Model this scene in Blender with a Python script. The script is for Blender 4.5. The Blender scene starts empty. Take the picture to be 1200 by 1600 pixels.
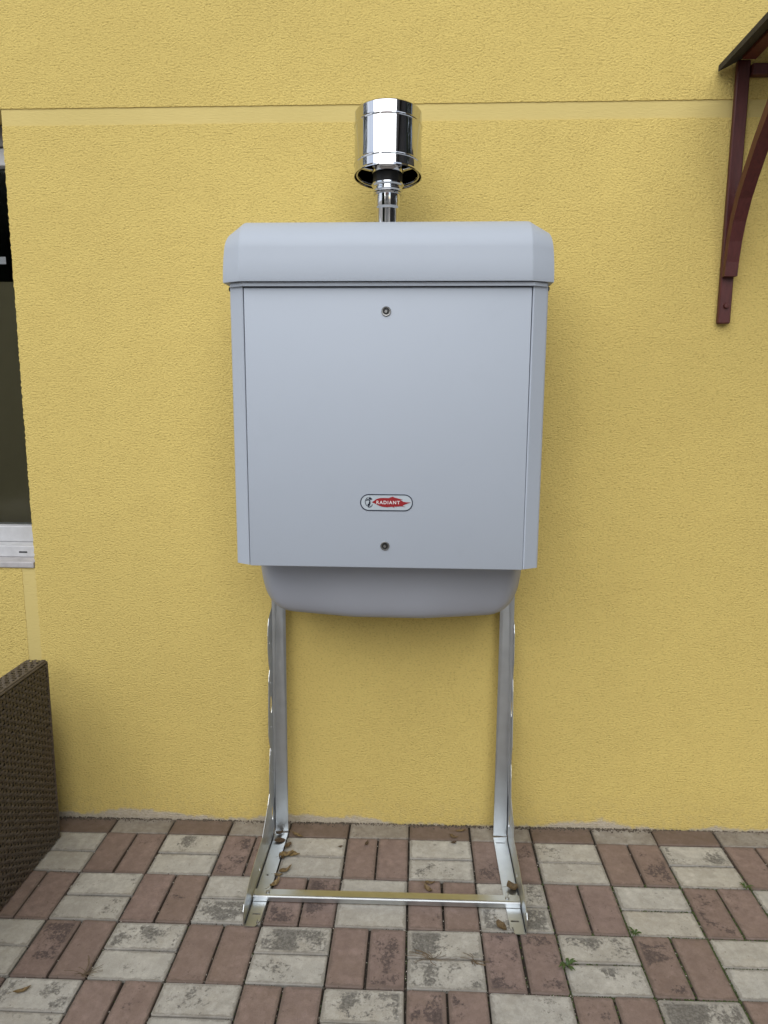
import bpy, bmesh, math, random
from mathutils import Vector, Matrix, Euler
rnd = random.Random(7)
scene = bpy.context.scene
COL = scene.collection

# ------------------------------------------------------------------ camera
PITCH, YAW, ROLL = -0.1631628, 0.0473905, -0.0053736
CAM = Vector((0.0144087, -2.1462048, 1.4349246))
def cam_axes():
    cp, sp = math.cos(PITCH), math.sin(PITCH); cy, sy = math.cos(YAW), math.sin(YAW)
    cr, sr = math.cos(ROLL), math.sin(ROLL)
    f = Vector((-sy*cp, cy*cp, sp)); r = Vector((cy, sy, 0)); d = f.cross(r)
    return cr*r + sr*d, -sr*r + cr*d, f
r_, d_, f_ = cam_axes()
cd = bpy.data.cameras.new('camera'); cam = bpy.data.objects.new('camera', cd); COL.objects.link(cam)
m3 = Matrix((r_, -d_, -f_)).transposed()
cam.matrix_world = Matrix.Translation(CAM) @ m3.to_4x4()
cd.sensor_fit = 'VERTICAL'; cd.sensor_height = 24.0; cd.lens = 24.0*1124.51/1600.0
cd.clip_start = 0.05; cd.clip_end = 500
scene.camera = cam

# ------------------------------------------------------------------ world, sun, exposure
SUN_DIR = Vector((-0.16, -0.90, 0.72)).normalized()     # towards the sun
w = bpy.data.worlds.new('World'); scene.world = w; w.use_nodes = True
nt = w.node_tree; nt.nodes.clear()
out = nt.nodes.new('ShaderNodeOutputWorld'); bg = nt.nodes.new('ShaderNodeBackground')
sky = nt.nodes.new('ShaderNodeTexSky'); sky.sky_type = 'NISHITA'; sky.sun_disc = False
sky.sun_elevation = math.asin(SUN_DIR.z); sky.sun_rotation = math.atan2(SUN_DIR.x, SUN_DIR.y)
sky.air_density = 1.0; sky.dust_density = 0.9; sky.ozone_density = 1.0
tcw = nt.nodes.new('ShaderNodeTexCoord')
cn = nt.nodes.new('ShaderNodeTexNoise'); cn.inputs['Scale'].default_value = 1.7; cn.inputs['Detail'].default_value = 6
cr_ = nt.nodes.new('ShaderNodeValToRGB')
cr_.color_ramp.elements[0].position = 0.38; cr_.color_ramp.elements[0].color = (0.22,)*3+(1,)
cr_.color_ramp.elements[1].position = 0.56; cr_.color_ramp.elements[1].color = (1,)*3+(1,)
mixw = nt.nodes.new('ShaderNodeMix'); mixw.data_type = 'RGBA'
mpw = nt.nodes.new('ShaderNodeMapping'); mpw.inputs['Location'].default_value = (3.0, 3.0, 0.0)
nt.links.new(tcw.outputs['Generated'], mpw.inputs['Vector']); nt.links.new(mpw.outputs['Vector'], cn.inputs['Vector'])
nt.links.new(cn.outputs['Fac'], cr_.inputs['Fac'])
nt.links.new(cr_.outputs['Color'], mixw.inputs['Factor'])
nt.links.new(sky.outputs['Color'], mixw.inputs['A'])
mixw.inputs['B'].default_value = (5.7, 6.15, 6.9, 1)       # bright cloud
nt.links.new(mixw.outputs['Result'], bg.inputs['Color'])
bg.inputs['Strength'].default_value = 0.098
nt.links.new(bg.outputs['Background'], out.inputs['Surface'])
sl = bpy.data.lights.new('sun', 'SUN'); sl.energy = 1.35; sl.angle = math.radians(70); sl.color = (1.0, 0.975, 0.93)
so = bpy.data.objects.new('sun', sl); COL.objects.link(so)
so.rotation_euler = (-SUN_DIR).to_track_quat('-Z', 'Y').to_euler(); so.location = SUN_DIR*20
vs = scene.view_settings; vs.view_transform = 'Standard'; vs.look = 'None'; vs.gamma = 1.0
vs.use_curve_mapping = False; vs.exposure = 0.93
scene.render.engine = 'CYCLES'

# ------------------------------------------------------------------ helpers
def gz(x, y): return 0.011982*x + 0.0012*y
def link(name, me, mat=None, parent=None, smooth=False):
    o = bpy.data.objects.new(name, me); COL.objects.link(o)
    if mat is not None: me.materials.append(mat)
    if smooth:
        for p in me.polygons: p.use_smooth = True
    if parent is not None: o.parent = parent
    return o
def mesh(name, V, F):
    me = bpy.data.meshes.new(name); me.from_pydata([tuple(v) for v in V], [], F); me.update(); return me
def bm_mesh(name, bm):
    bmesh.ops.recalc_face_normals(bm, faces=bm.faces[:])
    me = bpy.data.meshes.new(name); bm.to_mesh(me); bm.free(); return me
def empty(name, loc=(0,0,0)):
    o = bpy.data.objects.new(name, None); o.empty_display_size = .1; o.location = loc; COL.objects.link(o); return o
def tag(o, label=None, cat=None, group=None, kind=None):
    if label: o['label'] = label
    if cat: o['category'] = cat
    if group: o['group'] = group
    if kind: o['kind'] = kind
    return o
def add_box(bm, x0, x1, y0, y1, z0, z1, bevel=0, seg=1):
    r = bmesh.ops.create_cube(bm, size=1.0)
    for v in r['verts']:
        v.co = Vector((x0+(v.co.x+.5)*(x1-x0), y0+(v.co.y+.5)*(y1-y0), z0+(v.co.z+.5)*(z1-z0)))
    if bevel:
        es = list({e for v in r['verts'] for e in v.link_edges})
        bmesh.ops.bevel(bm, geom=es, offset=bevel, segments=seg, affect='EDGES', profile=.5)
def box(name, x0, x1, y0, y1, z0, z1, mat, parent=None, bevel=0, seg=2, smooth=False):
    bm = bmesh.new(); add_box(bm, x0, x1, y0, y1, z0, z1, bevel, seg)
    return link(name, bm_mesh(name, bm), mat, parent, smooth)
def lathe(name, prof, mat, parent=None, n=64, loc=(0,0,0), axis='Z', smooth_ang=35):
    V, F = [], []
    for (r, z) in prof:
        for i in range(n):
            a = 2*math.pi*i/n
            if axis == 'Z': V.append((loc[0]+r*math.cos(a), loc[1]+r*math.sin(a), loc[2]+z))
            else: V.append((loc[0]+r*math.cos(a), loc[1]-z, loc[2]+r*math.sin(a)))
    for k in range(len(prof)-1):
        for i in range(n):
            j = (i+1) % n
            F.append((k*n+i, k*n+j, (k+1)*n+j, (k+1)*n+i))
    me = mesh(name, V, F)
    bm = bmesh.new(); bm.from_mesh(me); bmesh.ops.remove_doubles(bm, verts=bm.verts[:], dist=1e-6); bm.to_mesh(me); bm.free()
    o = link(name, me, mat, parent, True)
    me.set_sharp_from_angle(angle=math.radians(smooth_ang))
    return o
def outline_mesh(name, loops, thick):
    """2D outline (first loop) with holes (other loops), extruded to +-thick/2 along local z."""
    cu = bpy.data.curves.new(name, 'CURVE'); cu.dimensions = '2D'; cu.fill_mode = 'BOTH'; cu.extrude = thick/2
    for lp in loops:
        s = cu.splines.new('POLY'); s.points.add(len(lp)-1)
        for p, q in zip(s.points, lp): p.co = (q[0], q[1], 0, 1)
        s.use_cyclic_u = True
    o = bpy.data.objects.new('tmp', cu); COL.objects.link(o)
    dg = bpy.context.evaluated_depsgraph_get()
    me = bpy.data.meshes.new_from_object(o.evaluated_get(dg))
    bpy.data.objects.remove(o); bpy.data.curves.remove(cu); me.name = name
    for p in me.polygons: p.use_smooth = False
    return me
def xf(me, mat4): me.transform(mat4); me.update(); return me
def oval(cx, cy, rx, ry, n=14, rot=0):
    c, s = math.cos(rot), math.sin(rot); L = []
    for i in range(n):
        a = 2*math.pi*i/n; u, v = rx*math.cos(a), ry*math.sin(a)
        L.append((cx+c*u-s*v, cy+s*u+c*v))
    return L
# plane maps: local (x,y) -> world
M_XZ = Matrix(((1,0,0,0),(0,0,-1,0),(0,1,0,0),(0,0,0,1)))   # (x,y,z)->(x,-z,y): outline in x/z
M_YZ = Matrix(((0,0,1,0),(1,0,0,0),(0,1,0,0),(0,0,0,1)))    # (a,b,c)->(c,a,b): outline in y/z

# ------------------------------------------------------------------ materials
class NT:
    def __init__(s, name):
        s.m = bpy.data.materials.new(name); s.m.use_nodes = True; s.t = s.m.node_tree
        s.b = s.t.nodes['Principled BSDF']; s.o = s.t.nodes['Material Output']
    def n(s, typ, **kw):
        nd = s.t.nodes.new('ShaderNode'+typ)
        for k, v in kw.items():
            if k.startswith('i_'):
                nd.inputs[k[2:].replace('_', ' ')].default_value = v
            else: setattr(nd, k, v)
        return nd
    def l(s, a, b): s.t.links.new(a, b)
    def coord(s, which='Object', scale=None):
        tc = s.n('TexCoord'); v = tc.outputs[which]
        if scale:
            mp = s.n('Mapping'); mp.inputs['Scale'].default_value = scale; s.l(v, mp.inputs['Vector']); v = mp.outputs['Vector']
        return v
    def noise(s, vec, scale, detail=3, rough=.5, w=None, dist=0):
        nd = s.n('TexNoise')
        if w is not None: nd.noise_dimensions = '4D'; s.l(w, nd.inputs['W'])
        nd.inputs['Scale'].default_value = scale; nd.inputs['Detail'].default_value = detail
        nd.inputs['Roughness'].default_value = rough; nd.inputs['Distortion'].default_value = dist
        s.l(vec, nd.inputs['Vector']); return nd.outputs['Fac']
    def ramp(s, fac, lo, hi, c0=(0,0,0), c1=(1,1,1)):
        r = s.n('ValToRGB'); e = r.color_ramp.elements
        e[0].position = lo; e[0].color = tuple(c0)+(1,); e[1].position = hi; e[1].color = tuple(c1)+(1,)
        s.l(fac, r.inputs['Fac']); return r.outputs['Color']
    def math(s, op, a, b=None, clamp=False):
        nd = s.n('Math', operation=op, use_clamp=clamp)
        for k, x in enumerate((a, b)):
            if x is None: continue
            if isinstance(x, (int, float)): nd.inputs[k].default_value = x
            else: s.l(x, nd.inputs[k])
        return nd.outputs[0]
    def mix(s, fac, a, b, blend='MIX'):
        nd = s.n('Mix', data_type='RGBA', blend_type=blend)
        for k, x in (('Factor', fac), ('A', a), ('B', b)):
            if isinstance(x, (int, float)): nd.inputs[k].default_value = x
            elif isinstance(x, tuple): nd.inputs[k].default_value = x+(1,) if len(x) == 3 else x
            else: s.l(x, nd.inputs[k])
        return nd.outputs['Result']
    def bump(s, h, strength, dist, normal=None):
        b = s.n('Bump'); b.inputs['Strength'].default_value = strength; b.inputs['Distance'].default_value = dist
        s.l(h, b.inputs['Height'])
        if normal: s.l(normal, b.inputs['Normal'])
        s.l(b.outputs['Normal'], s.b.inputs['Normal']); return b.outputs['Normal']
    def set(s, **kw):
        for k, v in kw.items():
            i = s.b.inputs[k.replace('_', ' ')]
            if hasattr(v, 'is_linked') or isinstance(v, bpy.types.NodeSocket): s.l(v, i)
            else: i.default_value = (tuple(v)+(1,) if isinstance(v, (tuple, list)) and len(v) == 3 else v)
        return s

def simple(name, col, rough=.5, metal=0, var=.06, vscale=8, bump=0, bscale=60, spec=None):
    t = NT(name); v = t.coord()
    f = t.noise(v, vscale, 4, .6)
    c0 = tuple(max(0, x*(1-var)) for x in col); c1 = tuple(min(1, x*(1+var)) for x in col)
    t.set(Base_Color=t.ramp(f, .3, .7, c0, c1), Roughness=rough, Metallic=metal)
    if spec is not None: t.b.inputs['Specular IOR Level'].default_value = spec
    if bump: t.bump(t.noise(v, bscale, 4, .6), 1.0, bump)
    return t.m

YEL = (0.70, 0.540, 0.176)
def mat_roughcast():
    t = NT('roughcast_yellow'); tc = t.coord()
    v = t.coord('Object', (1.0, 1.0, 1.55))
    big = t.noise(tc, 1.1, 4, .55); mid = t.noise(tc, 9, 3, .6)
    g1 = t.noise(v, 150, 3, .62, dist=.6); g2 = t.noise(v, 420, 2, .5)
    vo = t.n('TexVoronoi', feature='F1'); vo.inputs['Scale'].default_value = 250; t.l(v, vo.inputs['Vector'])
    c = t.mix(t.ramp(big, .3, .7), tuple(x*.95 for x in YEL), tuple(x*1.04 for x in YEL))
    c = t.mix(t.math('MULTIPLY', t.ramp(mid, .35, .75), .22), c, (0.57, 0.42, 0.135))
    pit = t.ramp(t.noise(v, 138, 2.2, .6, dist=.3), .28, .47, (1,1,1), (0,0,0))
    c = t.mix(t.math('MULTIPLY', pit, .50), c, (0.34, 0.235, 0.06))
    # bare weathered plinth edge: a ragged line just above the paving
    sp = t.n('SeparateXYZ'); t.l(tc, sp.inputs['Vector'])
    hz = t.math('SUBTRACT', sp.outputs['Z'], t.math('MULTIPLY', sp.outputs['X'], 0.012))
    edge = t.math('ADD', t.math('MULTIPLY', t.math('SUBTRACT', t.noise(tc, 2.6, 5, .62), .53), .17), t.math('MULTIPLY', t.noise(tc, 60, 3, .6), .02))
    m = t.ramp(t.math('SUBTRACT', hz, edge), -.004, .010, (1,1,1), (0,0,0))
    c = t.mix(t.math('MULTIPLY', m, .9), c, t.mix(t.noise(tc, 130, 3, .6), (0.34, 0.29, 0.23), (0.68, 0.60, 0.50)))
    splash = t.math('MULTIPLY', t.ramp(t.math('ADD', hz, t.math('MULTIPLY', t.math('SUBTRACT', t.noise(tc, 7, 5, .7), .5), .16)), .01, .15, (1,1,1), (0,0,0)), t.ramp(t.noise(tc, 60, 4, .7), .42, .62))
    c = t.mix(t.math('MULTIPLY', splash, .22), c, (0.38, 0.30, 0.16))
    t.set(Base_Color=c, Roughness=.92); t.b.inputs['Specular IOR Level'].default_value = .15
    h = t.math('ADD', t.noise(v, 138, 2.2, .6, dist=.3), t.math('MULTIPLY', g2, .22))
    h = t.math('ADD', h, t.math('MULTIPLY', t.noise(tc, 30, 2, .5), .25))
    t.bump(h, 1.0, .0047)
    return t.m
def mat_band():
    t = NT('smooth_render_yellow'); tc = t.coord()
    v = t.coord('Object', (1, 1, 5))
    c = t.mix(t.ramp(t.noise(tc, 3, 4, .6), .3, .7), (0.600, 0.478, 0.178), (0.645, 0.515, 0.200))
    c = t.mix(t.math('MULTIPLY', t.ramp(t.noise(v, 30, 3, .6), .55, .8), .2), c, (0.56, 0.43, 0.15))
    t.set(Base_Color=c, Roughness=.85); t.b.inputs['Specular IOR Level'].default_value = .2
    t.bump(t.math('ADD', t.noise(v, 60, 3, .5), t.math('MULTIPLY', t.noise(tc, 300, 2, .5), .25)), .6, .0015)
    return t.m
def mat_paver(name, c0, c1, stainc, dirt):
    t = NT(name); tc = t.coord(); oi = t.n('ObjectInfo'); R = t.math('MULTIPLY', oi.outputs['Random'], 57.0)
    at = t.n('Attribute'); at.attribute_type = 'OBJECT'; at.attribute_name = 'stain'; st = at.outputs['Fac']
    a2 = t.n('Attribute'); a2.attribute_type = 'OBJECT'; a2.attribute_name = 'dirt'; dt = a2.outputs['Fac']
    ge = t.n('NewGeometry'); wn = ge.outputs['Position']
    c = t.mix(t.ramp(t.noise(tc, 14, 5, .65, R), .3, .7), tuple(x*.92 for x in c0), tuple(x*1.05 for x in c1))
    c = t.mix(t.ramp(t.noise(tc, 48, 5, .7, R), .36, .62, (.55,.55,.55), (0,0,0)), c, tuple(x*.70 for x in c0))
    hv = t.math('FRACT', t.math('MULTIPLY', oi.outputs['Random'], 91.7))
    c = t.mix(t.math('MULTIPLY', hv, .30), c, dirt)
    c = t.mix(t.math('MULTIPLY', t.math('SUBTRACT', oi.outputs['Random'], .2), .35, True), c, tuple(x*.74 for x in c1))
    # pale laitance and ochre tinge
    c = t.mix(t.math('MULTIPLY', t.ramp(t.noise(tc, 34, 4, .6, R), .52, .72), .35), c, tuple(min(1, x*1.25) for x in c1))
    c = t.mix(t.math('MULTIPLY', t.ramp(t.noise(tc, 9, 3, .6, t.math('ADD', R, 9.0)), .55, .75), .3), c, dirt)
    # fine sand grain
    gr = t.noise(tc, 420, 2, .6, R)
    c = t.mix(t.math('MULTIPLY', t.ramp(gr, .3, .48, (1,1,1), (0,0,0)), .30), c, tuple(x*.42 for x in c0))
    # worn dark patch inside the face, size by the brick's own 'stain'
    sp = t.n('SeparateXYZ'); t.l(tc, sp.inputs['Vector'])
    ax = t.math('SUBTRACT', .092, t.math('ABSOLUTE', sp.outputs['X'])); ay = t.math('SUBTRACT', .043, t.math('ABSOLUTE', sp.outputs['Y']))
    inn = t.math('MULTIPLY', t.math('MINIMUM', ax, ay), 110.0, True)
    big = t.noise(tc, 10, 5, .62, t.math('ADD', R, 3.0), .4)
    fine = t.noise(tc, 120, 4, .7, t.math('ADD', R, 5.0))
    k = t.math('ADD', t.math('MULTIPLY', st, .33), t.math('SUBTRACT', t.math('ADD', t.math('MULTIPLY', big, 1.35), t.math('MULTIPLY', t.math('SUBTRACT', fine, .5), .70)), .905))
    pm = t.math('MULTIPLY', t.math('MULTIPLY', k, 9.0, True), inn)
    pm = t.math('MULTIPLY', pm, t.math('ADD', .55, t.math('MULTIPLY', t.ramp(t.noise(tc, 160, 4, .65, R), .35, .6), .38)))
    c = t.mix(pm, c, stainc)
    # dark freckles
    fr = t.math('MULTIPLY', t.ramp(t.noise(tc, 75, 4, .7, t.math('ADD', R, 21.0)), .63, .70), .65)
    c = t.mix(fr, c, tuple(x*.7 for x in stainc))
    # dirt washed over the cut row and the rims
    rim = t.ramp(t.math('ADD', t.math('MINIMUM', ax, ay), t.math('MULTIPLY', t.math('SUBTRACT', t.noise(tc, 60, 4, .7, R), .5), .026)), -.0095, -.0035, (1,1,1), (0,0,0))
    c = t.mix(t.math('MULTIPLY', rim, .38), c, (0.085, 0.07, 0.055))
    c = t.mix(t.math('MULTIPLY', dt, t.math('ADD', .45, t.math('MULTIPLY', t.ramp(t.noise(wn, 30, 4, .7), .3, .7), .5))), c, (0.125, 0.092, 0.066))
    t.set(Base_Color=c, Roughness=.88); t.b.inputs['Specular IOR Level'].default_value = .25
    h = t.math('ADD', t.math('MULTIPLY', t.noise(tc, 25, 4, .6, R), 1.0), t.math('ADD', t.math('MULTIPLY', gr, .16), t.math('MULTIPLY', fine, .25)))
    h = t.math('SUBTRACT', h, t.math('MULTIPLY', pm, .35))
    t.bump(h, .8, .0025)
    return t.m
def mat_galv():
    t = NT('galvanised_steel'); v = t.coord('Object', (1, 1, 1))
    f = t.noise(v, 22, 2, .5); g = t.noise(t.coord('Object', (1, 1, .06)), 160, 2, .5)
    t.set(Base_Color=t.ramp(f, .3, .7, (0.55, 0.575, 0.59), (0.62, 0.645, 0.66)), Metallic=1.0,
          Roughness=t.math('ADD', .33, t.math('MULTIPLY', f, .10)))
    t.bump(t.math('ADD', t.noise(v, 7, 1, .5), t.math('MULTIPLY', g, .02)), .22, .003)
    return t.m
def mat_sheet(name, col, rough=.54):
    t = NT(name); v = t.coord()
    f = t.noise(v, 2.2, 3, .5)
    c = t.mix(f, tuple(x*.97 for x in col), tuple(min(1, x*1.03) for x in col))
    sm = t.math('MULTIPLY', t.ramp(t.noise(v, 14, 5, .7), .55, .8), .14)
    c = t.mix(sm, c, tuple(x*.82 for x in col))
    t.set(Base_Color=c, Roughness=t.math('ADD', rough-.05, t.math('MULTIPLY', t.noise(v, 9, 4, .6), .12)))
    t.bump(t.math('ADD', t.math('MULTIPLY', t.noise(v, 3.0, 2, .4), 6.0), t.math('MULTIPLY', t.noise(v, 700, 2, .5), .12)), .25, .0012)
    return t.m
def mat_chrome():
    t = NT('polished_steel'); v = t.coord('Object', (1, 1, .25))
    t.set(Base_Color=(0.62, 0.62, 0.63), Metallic=1.0, Roughness=t.math('ADD', .03, t.math('MULTIPLY', t.noise(v, 50, 3, .6), .05)))
    t.bump(t.noise(v, 16, 2, .5), .12, .004)
    return t.m
def mat_wood():
    t = NT('maroon_stained_wood'); v = t.coord('Object', (6, 6, 1))
    f = t.noise(v, 22, 5, .65, dist=.6)
    t.set(Base_Color=t.ramp(f, .3, .75, (0.058, 0.010, 0.009), (0.105, 0.021, 0.018)), Roughness=.5)
    t.bump(f, .5, .001)
    return t.m
def mat_glass():
    t = NT('window_glass'); tr = t.n('BsdfTransparent'); gl = t.n('BsdfGlossy'); gl.inputs['Roughness'].default_value = .07
    tr.inputs['Color'].default_value = (.86, .88, .86, 1)
    fr = t.n('Fresnel'); fr.inputs['IOR'].default_value = 1.5; mx = t.n('MixShader')
    t.l(fr.outputs[0], mx.inputs[0]); t.l(tr.outputs[0], mx.inputs[1]); t.l(gl.outputs[0], mx.inputs[2]); t.l(mx.outputs[0], t.o.inputs['Surface'])
    return t.m
def mat_wicker():
    t = NT('brown_wicker'); v = t.coord()
    f = t.noise(v, 55, 4, .7)
    c = t.ramp(f, .3, .72, (0.050, 0.038, 0.028), (0.125, 0.100, 0.076))
    c = t.mix(t.math('MULTIPLY', t.ramp(t.noise(v, 5, 3, .6), .5, .8), .4), c, (0.085, 0.055, 0.038))
    t.set(Base_Color=c, Roughness=.55); return t.m
def mat_leaf():
    t = NT('dry_leaf'); v = t.coord(); oi = t.n('ObjectInfo')
    rr = t.n('ValToRGB'); e = rr.color_ramp.elements; t.l(oi.outputs['Random'], rr.inputs['Fac'])
    e[0].position = 0; e[0].color = (0.05, 0.032, 0.018, 1); e[1].position = 1; e[1].color = (0.12, 0.075, 0.035, 1)
    at = t.n('Attribute'); at.attribute_type = 'OBJECT'; at.attribute_name = 'tone'
    c = t.mix(at.outputs['Fac'], rr.outputs['Color'], (0.30, 0.21, 0.085))
    c = t.mix(t.math('MULTIPLY', t.ramp(t.noise(v, 130, 4, .7), .40, .62), .75), c, (0.055, 0.030, 0.014))
    t.set(Base_Color=c, Roughness=.75); return t.m
M = dict(rough=mat_roughcast(), band=mat_band(),
    cream=mat_paver('paver_cream', (0.385, 0.368, 0.330), (0.520, 0.500, 0.455), (0.105, 0.098, 0.088), (0.36, 0.31, 0.23)),
    red=mat_paver('paver_red', (0.218, 0.155, 0.135), (0.290, 0.215, 0.188), (0.070, 0.054, 0.052), (0.20, 0.145, 0.10)),
    galv=mat_galv(), box=mat_sheet('grey_powder_coat', (0.400, 0.440, 0.500)), boxtray=mat_sheet('grey_moulded_plastic', (0.36, 0.375, 0.42), .5),
    chrome=mat_chrome(), wood=mat_wood(), glass=mat_glass(), wicker=mat_wicker(), leaf=mat_leaf(),
    dark=simple('dark_gap', (0.012, 0.012, 0.013), .7), foldshade=simple('painted_fold_shade', (0.02, 0.023, 0.032), .6), rubber=simple('black_seal', (0.015, 0.015, 0.016), .45),  # middle entry paints the shade in the stand's folds
    soil=simple('joint_dirt', (0.034, 0.027, 0.020), .95, var=.4, vscale=60, bump=.004, bscale=200),
    ground=simple('pale_yard_gravel', (0.34, 0.31, 0.27), .95, var=.25, vscale=2, bump=.01, bscale=30),
    pvc=simple('white_pvc', (0.50, 0.50, 0.51), .4, var=.10, vscale=20), pvcd=simple('grey_shutter_box', (0.20, 0.19, 0.185), .5),
    sillw=simple('weathered_sill', (0.43, 0.41, 0.41), .6, var=.15, vscale=25, bump=.001, bscale=90),
    room=simple('dark_room', (0.030, 0.028, 0.018), .9), curtain=simple('olive_blind', (0.20, 0.165, 0.10), .9),
    roof=simple('bitumen_sheet', (0.030, 0.026, 0.024), .8, var=.3, vscale=40, bump=.002, bscale=200),
    screw=simple('steel_screw', (0.35, 0.35, 0.34), .3, 1.0), lockin=simple('lock_recess', (0.05, 0.05, 0.05), .4, .6),
    white=simple('badge_white', (0.44, 0.49, 0.53), .35), navy=simple('badge_navy', (0.012, 0.016, 0.035), .4),
    redp=simple('badge_red', (0.27, 0.004, 0.008), .6, var=.03), letter=simple('badge_letter', (0.75, 0.72, 0.72), .4),
    weed=simple('weed_green', (0.055, 0.095, 0.025), .6, var=.4, vscale=40), moss=simple('joint_moss', (0.050, 0.070, 0.018), .95, var=.5, vscale=120),
    crumb=simple('soil_crumb', (0.085, 0.068, 0.050), .95, var=.5, vscale=150), straw=simple('dry_stem', (0.12, 0.085, 0.05), .8, var=.3, vscale=60), grit=simple('pale_grit', (0.42, 0.38, 0.32), .9, var=.3, vscale=90),
    sticker=simple('paper_sticker', (0.16, 0.17, 0.18), .6, var=.15, vscale=150),
    plaster=simple('neighbour_plaster', (0.70, 0.69, 0.66), .9), tile=simple('neighbour_roof', (0.16, 0.06, 0.04), .8),
    barn=simple('dark_boards', (0.022, 0.019, 0.018), .8), leafage=simple('hedge_leaf', (0.022, 0.034, 0.012), .7, var=.4, vscale=4),
    bark=simple('tree_bark', (0.07, 0.05, 0.035), .9), fabric=simple('seat_fabric', (0.16, 0.15, 0.14), .95))

# ------------------------------------------------------------------ ground and paving
WALL = 0.0872
def plane_sheet(name, x0, x1, y0, y1, dz, mat, nx=1, ny=1):
    V = []; F = []
    for j in range(ny+1):
        for i in range(nx+1):
            x = x0+(x1-x0)*i/nx; y = y0+(y1-y0)*j/ny; V.append((x, y, gz(x, y)+dz))
    for j in range(ny):
        for i in range(nx):
            a = j*(nx+1)+i; F.append((a, a+1, a+nx+2, a+nx+1))
    return link(name, mesh(name, V, F), mat)
tag(plane_sheet('ground', -60, 60, -60, 60, -.085, M['ground']), kind='structure')
paving = plane_sheet('paving', -3.4, 3.2, -3.4, WALL+.02, -.0105, M['soil'], 40, 20)
tag(paving, kind='structure')

def paver_mesh(name, lx, ly, seed):
    r = random.Random(seed); V = []; F = []
    b = .0018
    def ring(ex, ey, z, jit):
        # eight points: corners are slightly knocked off
        c = .0035; pts = []
        for sx, sy in ((-1,-1),(1,-1),(1,1),(-1,1)):
            p = (sx*ex, sy*(ey-c)); q = (sx*(ex-c), sy*ey)
            pts += [q, p] if sx*sy < 0 and False else ([p, q] if (sx, sy) in ((1,1),(-1,-1)) else [q, p])
        for p in pts: V.append((p[0]+r.uniform(-jit, jit), p[1]+r.uniform(-jit, jit), z+r.uniform(-jit, jit)*.5))
    ex, ey = lx/2, ly/2
    ring(ex, ey, -.06, 0); ring(ex, ey, -.0026, .0008); ring(ex-b, ey-b, 0, .0009)
    for k in range(2):
        for i in range(8):
            j = (i+1) % 8; F.append((k*8+i, k*8+j, (k+1)*8+j, (k+1)*8+i))
    F.append(tuple(range(16, 24)))
    me = mesh(name, V, F)
    bm = bmesh.new(); bm.from_mesh(me); bmesh.ops.recalc_face_normals(bm, faces=bm.faces[:]); bm.to_mesh(me); bm.free()
    return me
JT = .0052
PM = {}
for kind in ('cream', 'red'):
    PM[kind] = []
    for k in range(6):
        me = paver_mesh('paver_'+kind, .2-JT, .1-JT, k*13+len(kind)); me.materials.append(M[kind]); PM[kind].append(me)
CUT = {}
for kind in ('cream', 'red'):
    me = paver_mesh('paver_cut_'+kind, .2-JT, WALL-.004-JT, 5+len(kind)); me.materials.append(M[kind]); CUT[kind] = me
STAIN = {(-4,0,0):.62,(-4,0,1):.35,(-3,0,0):.7,(-3,1,0):.4,(-3,1,1):1.05,(-5,1,0):.4,(-5,1,1):.4,(-4,2,0):.8,(-4,2,1):.5,
 (-5,2,0):.7,(-6,3,0):.8,(-6,3,1):.5,(-5,3,0):.5,(-5,3,1):.5,(-3,3,0):.4,(-2,3,0):.5,(-2,3,1):.5,(-2,2,0):1.05,(-2,2,1):.35,
 (-1,2,1):.5,(0,2,0):.8,(0,2,1):.9,(1,2,0):.8,(1,2,1):.7,(1,1,0):.65,(1,1,1):.95,(0,1,0):.3,(-2,1,1):.65,(2,2,0):.65,(2,2,1):.5,
 (3,2,0):.75,(3,0,1):.45,(2,0,0):.5,(4,0,0):.65,(4,1,0):.45,(4,1,1):.5,(-1,3,0):.75,(0,3,0):.75,(0,3,1):.35,(3,3,0):.85,(2,3,0):.35,
 (5,2,0):.2,(5,2,1):.55,(4,2,0):.15,(1,3,0):.3}
def mtx(x, y, z, rz, tx=0, ty=0): return Matrix.Translation((x, y, z)) @ Euler((tx+.0012, ty-.01198, rz)).to_matrix().to_4x4()
I0, I1, J1 = -8, 8, 6
rest = {'cream': bmesh.new(), 'red': bmesh.new()}
def put_paver(kind, x, y, rz, i, j, k, cut=False):
    r = random.Random((i*131+j*17+k)*7+5)
    z = gz(x, y)+r.uniform(-.0018, .0014)
    mw = mtx(x+r.uniform(-.001, .001), y+r.uniform(-.001, .001), z, rz+r.uniform(-.007, .007), r.uniform(-.006, .006), r.uniform(-.006, .006))
    me = CUT[kind] if cut else PM[kind][r.randrange(6)]
    if I0 <= i < I1 and j < J1:
        o = bpy.data.objects.new('paver', me); COL.objects.link(o); o.parent = paving; o.matrix_world = mw
        o['stain'] = float(STAIN.get((i, j, k), r.choice((0, 0, 0, .1, .2, .3)))) if not cut else .2
        o['dirt'] = (.9 if kind == 'red' else .75) if cut else (.12 if r.random() < .3 else .0)
    else:
        tmp = bmesh.new(); tmp.from_mesh(me); tmp.transform(mw); m2 = bpy.data.meshes.new('t'); tmp.to_mesh(m2); tmp.free()
        rest[kind].from_mesh(m2); bpy.data.meshes.remove(m2)
for i in range(-16, 15):
    for j in range(0, 16):
        x0 = i*.2; y0 = -j*.2
        if (i+j) % 2:
            put_paver('red', x0+.05, y0-.1, math.pi/2, i, j, 0); put_paver('red', x0+.15, y0-.1, math.pi/2, i, j, 1)
        else:
            put_paver('cream', x0+.1, y0-.05, 0, i, j, 0); put_paver('cream', x0+.1, y0-.15, 0, i, j, 1)
    put_paver('red' if i % 2 == 0 else 'cream', i*.2+.1, (WALL-.004)/2, 0, i, -1, 0, True)
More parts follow.
